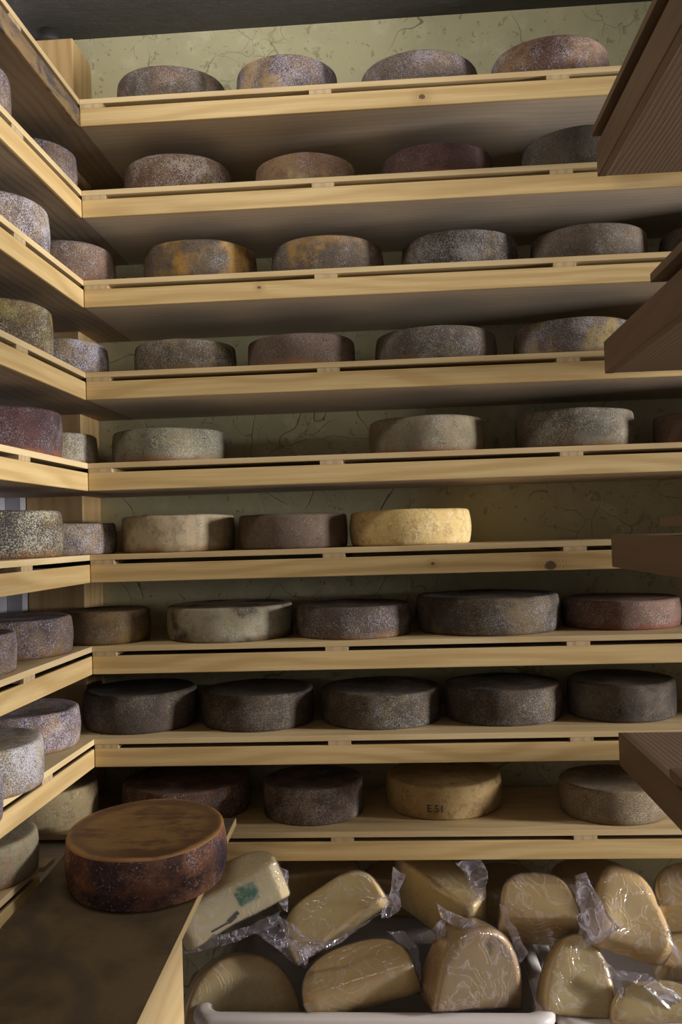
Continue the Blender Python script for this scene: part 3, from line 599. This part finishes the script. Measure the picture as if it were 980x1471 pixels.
b1, c1 = bagged((-0.4213, 2.1100, 0.6953), (.89, .24, .39), (-.32, -.28, .90), .132, .80, .105, 'paste_pale', 'bagged pale cheese half with green stamp beside the big brown cheese', 11, [
    [[(-0.3867, 2.2000, 0.7737), (-0.3456, 2.1700, 0.7463), (-0.3145, 2.1500, 0.6885)], [(-0.3424, 2.2000, 0.7785), (-0.2934, 2.1800, 0.7489), (-0.2953, 2.1500, 0.6657)]],
    [[(-0.5165, 2.1100, 0.6250), (-0.4278, 2.1100, 0.6345), (-0.3074, 2.1200, 0.6812)], [(-0.5472, 2.1100, 0.5833), (-0.4265, 2.1000, 0.6134), (-0.3182, 2.1200, 0.6460)]]], anchor='cut')
bagged((-0.2002, 2.1900, 0.6522), (.78, .10, .56), (-.12, -.82, .56), .128, .86, .085, 'paste_yellow', 'bagged yellow cheese half with broad face tilted up, second in the upper row', 12, boxy=.62, flaps=[
    [[(-0.0766, 2.1200, 0.7156), (-0.0673, 2.1100, 0.6973), (-0.0779, 2.1100, 0.6657)], [(-0.0316, 2.1200, 0.7186), (-0.0290, 2.1100, 0.6972), (-0.0525, 2.1100, 0.6625)]],
    [[(-0.3174, 2.1200, 0.6749), (-0.2919, 2.0900, 0.6351), (-0.2668, 2.0800, 0.5753)], [(-0.2752, 2.0900, 0.6588), (-0.1992, 2.0800, 0.6066), (-0.0546, 2.1000, 0.6919)]]], anchor='disc')
bagged((0.0805, 2.3200, 0.6310), (.66, -.75, .05), (.06, -.20, .97), .130, .95, .130, 'paste_yellow', 'bagged cheese block with folded film on top, third in the upper row', 13, [
    [[(0.1030, 2.1500, 0.7770), (0.1270, 2.1400, 0.7453), (0.1439, 2.1300, 0.7013)], [(0.1613, 2.1500, 0.7863), (0.1755, 2.1400, 0.7610), (0.1566, 2.1300, 0.6981)]],
    [[(-0.0474, 2.1900, 0.7471), (-0.0516, 2.1800, 0.7148), (-0.0565, 2.1800, 0.6657)], [(-0.0210, 2.1700, 0.7445), (-0.0318, 2.1600, 0.7159), (-0.0366, 2.1700, 0.6665)]]])
bagged((-0.4099, 2.1400, 0.4727), (.95, .30, .02), (.32, -.89, .33), .140, 1.16, .085, 'paste_yellow', 'rounded bagged cheese standing on edge at the left end of the left crate', 14, [
    [[(-0.4148, 2.1700, 0.6084), (-0.3451, 2.1500, 0.6008), (-0.2876, 2.1400, 0.5487)], [(-0.3239, 2.1800, 0.6204), (-0.2657, 2.1600, 0.5898), (-0.2565, 2.1500, 0.5296)]]], lump=.003, anchor='disc', boxy=.95, down=.05)
bagged((-0.1203, 2.0850, 0.5013), (.955, .12, .25), (-.16, -.46, .87), .130, .84, .095, 'paste_tan', 'tan bagged cheese half lying flat in the middle of the left crate', 15, [
    [[(-0.0640, 2.1500, 0.6199), (-0.0196, 2.1300, 0.5903), (0.0039, 2.1100, 0.5332)], [(-0.0282, 2.1500, 0.6231), (0.0061, 2.1300, 0.5903), (0.0132, 2.1100, 0.5269)]],
    [[(-0.2575, 2.1300, 0.5326), (-0.2435, 2.1300, 0.5679), (-0.2078, 2.1400, 0.5922)], [(-0.2726, 2.1300, 0.5743), (-0.2568, 2.1400, 0.5955), (-0.2346, 2.1500, 0.6007)]]], anchor='cut')
bagged((0.1388, 2.0850, 0.4713), (.90, .38, -.16), (.36, -.92, .02), .108, 1.60, .10, 'paste_amber', 'bagged cheese with rounded flat face leaning to the right in the left crate', 16, [
    [[(0.0516, 2.1600, 0.6767), (0.1124, 2.1300, 0.6633), (0.1890, 2.1000, 0.6225)], [(0.0602, 2.1500, 0.6519), (0.1148, 2.1100, 0.6339), (0.2266, 2.0900, 0.5742)]],
    [[(0.0039, 2.1600, 0.6090), (0.0400, 2.1500, 0.6278), (0.0728, 2.1400, 0.6592)], [(0.0066, 2.1600, 0.5897), (0.0420, 2.1400, 0.6018), (0.0708, 2.1200, 0.6264)]]], anchor='cutdisc', boxy=.9)
bagged((0.2947, 2.2100, 0.5935), (.985, .10, -.12), (.06, -.58, .81), .094, 1.3, .125, 'paste_tan', 'bagged cheese half with flat oval top, first in the right crate', 17, cutdark=.9, flaps=[
    [[(0.1973, 2.1600, 0.6827), (0.2122, 2.1400, 0.6207), (0.2404, 2.1300, 0.5556)], [(0.2154, 2.1500, 0.6803), (0.2394, 2.1300, 0.6171), (0.2590, 2.1200, 0.5854)]]], anchor='cut')
bagged((0.4993, 2.1600, 0.5736), (.95, .08, -.12), (.30, -.60, .74), .088, 2.2, .09, 'paste_tan', 'lumpy bagged cheese with a pinched front edge in the right crate', 18, cutdark=.8, flaps=[
    [[(0.3739, 2.1700, 0.7359), (0.3771, 2.1500, 0.6638), (0.3831, 2.1300, 0.5871)], [(0.4031, 2.1700, 0.7454), (0.4306, 2.1300, 0.6877), (0.4603, 2.0900, 0.6498)]],
    [[(0.5660, 2.1200, 0.6414), (0.5714, 2.1100, 0.6147), (0.5763, 2.1100, 0.5838)], [(0.5753, 2.1200, 0.6414), (0.5920, 2.1100, 0.5946), (0.6084, 2.1000, 0.5454)]],
    [[(0.4122, 2.1200, 0.5854), (0.4191, 2.1000, 0.5527), (0.4402, 2.0900, 0.5191)], [(0.4351, 2.1000, 0.5682), (0.4531, 2.0900, 0.5376), (0.4642, 2.0800, 0.4905)]]], lump=.012, rnd=.022, anchor='cut')
bagged((0.6836, 2.3000, 0.6350), (.98, .1, .0), (.0, -.5, .87), .105, 1.1, .11, 'paste_tan', 'bagged cheese cut by the right edge in the upper row of the right crate', 19)
bagged((0.3757, 2.1200, 0.5229), (.95, .2, -.25), (.22, -.86, .46), .084, 2.0, .07, 'paste_yellow', 'bagged cheese half with round lower edge at the front of the right crate', 20, [
    [[(0.3406, 2.1200, 0.5009), (0.3478, 2.1150, 0.4676), (0.3583, 2.1100, 0.4376)], [(0.3544, 2.1100, 0.5012), (0.3656, 2.1100, 0.4702), (0.3674, 2.1000, 0.4429)]]], anchor='disc', boxy=1.0)
bagged((0.5321, 2.1100, 0.4693), (.98, .1, -.05), (.02, -.75, .66), .105, .8, .07, 'paste_yellow', 'yellow bagged cheese piece under loose film at the front right', 21, [
    [[(0.4398, 2.1100, 0.5527), (0.5171, 2.1000, 0.5483), (0.6032, 2.0900, 0.4890)], [(0.4441, 2.0900, 0.5437), (0.5109, 2.0800, 0.5243), (0.5955, 2.0700, 0.4508)]]])
bagged((0.6749, 2.3000, 0.4968), (.98, .1, .0), (.1, -.6, .8), .095, 1.1, .08, 'paste_tan', 'dim bagged cheese behind the pinched one at the right edge', 22)
for (px, s, lb) in B_BACK: bagged(px, (.97, .2*s, .05), (.05*s, -.3, .95), .11, 1.0, .11, 'paste_tan', lb, 30+s*3, lump=.006)

# marks on the stamped half
m, nt, b = mat('green stamp ink'); v, ob = coords(nt, rnd=False)
b.inputs['Base Color'].default_value = (.02, .24, .15, 1); b.inputs['Roughness'].default_value = .6
tr = N(nt, 'ShaderNodeBsdfTransparent'); mx = N(nt, 'ShaderNodeMixShader'); out = [n for n in nt.nodes if n.type == 'OUTPUT_MATERIAL'][0]
uv = N(nt, 'ShaderNodeUVMap'); sx = N(nt, 'ShaderNodeSeparateXYZ'); nt.links.new(uv.outputs[0], sx.inputs[0])
def edge_fade(s): return math_(nt, 'MULTIPLY', ramp(nt, s, .0, .22), math_(nt, 'SUBTRACT', 1.0, ramp(nt, s, .78, 1.0)))
fd = math_(nt, 'MULTIPLY', math_(nt, 'MULTIPLY', edge_fade(sx.outputs[0]), edge_fade(sx.outputs[1])), ramp(nt, noise_(nt, v, 45, 3), .25, .65))
nt.links.new(math_(nt, 'MULTIPLY', fd, .95), mx.inputs[0]); nt.links.new(tr.outputs[0], mx.inputs[1]); nt.links.new(b.outputs[0], mx.inputs[2]); nt.links.new(mx.outputs[0], out.inputs[0])
M['green'] = m
def decal(piece, ent, w, h, rot, m, name, nx=8, ny=6, offset=.0009):
    """print at a local point of the cut face; it follows the lumpy face"""
    tree = BVHTree.FromPolygons([v.co.copy() for v in piece.data.vertices], [list(p.vertices) for p in piece.data.polygons])
    bm = bmesh.new(); uvl = bm.loops.layers.uv.new('UVMap'); g = []
    ca, sa = math.cos(rot), math.sin(rot)
    for i in range(nx+1):
        row = []
        for j in range(ny+1):
            u, t = (i/nx-.5)*w, (j/ny-.5)*h
            x, z = ent[0]+u*ca-t*sa, ent[1]+u*sa+t*ca
            hit = tree.ray_cast(Vector((x, -1, z)), Vector((0, 1, 0)))
            p = (hit[0] if hit[0] else Vector((x, -.05, z))) + Vector((0, -offset, 0))
            row.append((bm.verts.new(p), (i/nx, j/ny)))
        g.append(row)
    for i in range(nx):
        for j in range(ny):
            q = [g[i][j], g[i+1][j], g[i+1][j+1], g[i][j+1]]
            f = bm.faces.new([k[0] for k in q])
            for lp, k in zip(f.loops, q): lp[uvl].uv = k[1]
    return link(name, bm, m, piece, smooth=True)
s_ = decal(c1, (.045, .010), .062, .056, -.1, M['green'], 'green_stamp'); s_['label'] = 'smudged green stamp'
s_ = decal(c1, (.022, .006), .012, .050, .05, M['green'], 'green_stamp', 2, 6, offset=.0012); s_['label'] = 'darker green stroke of the stamp'
s_ = decal(c1, (.042, .004), .045, .010, .0, M['green'], 'green_stamp', 6, 2, offset=.0012); s_['label'] = 'darker green cross stroke of the stamp'
for (x, z, w_, h_, r_) in ((-.038, -.034, .055, .005, -.02), (-.012, -.030, .022, .012, .3), (.002, -.024, .012, .010, .2)):
    s_ = decal(c1, (x, z), w_, h_, r_, M['ink'], 'ink_scribble', 6, 2); s_['label'] = 'black ink scribble'
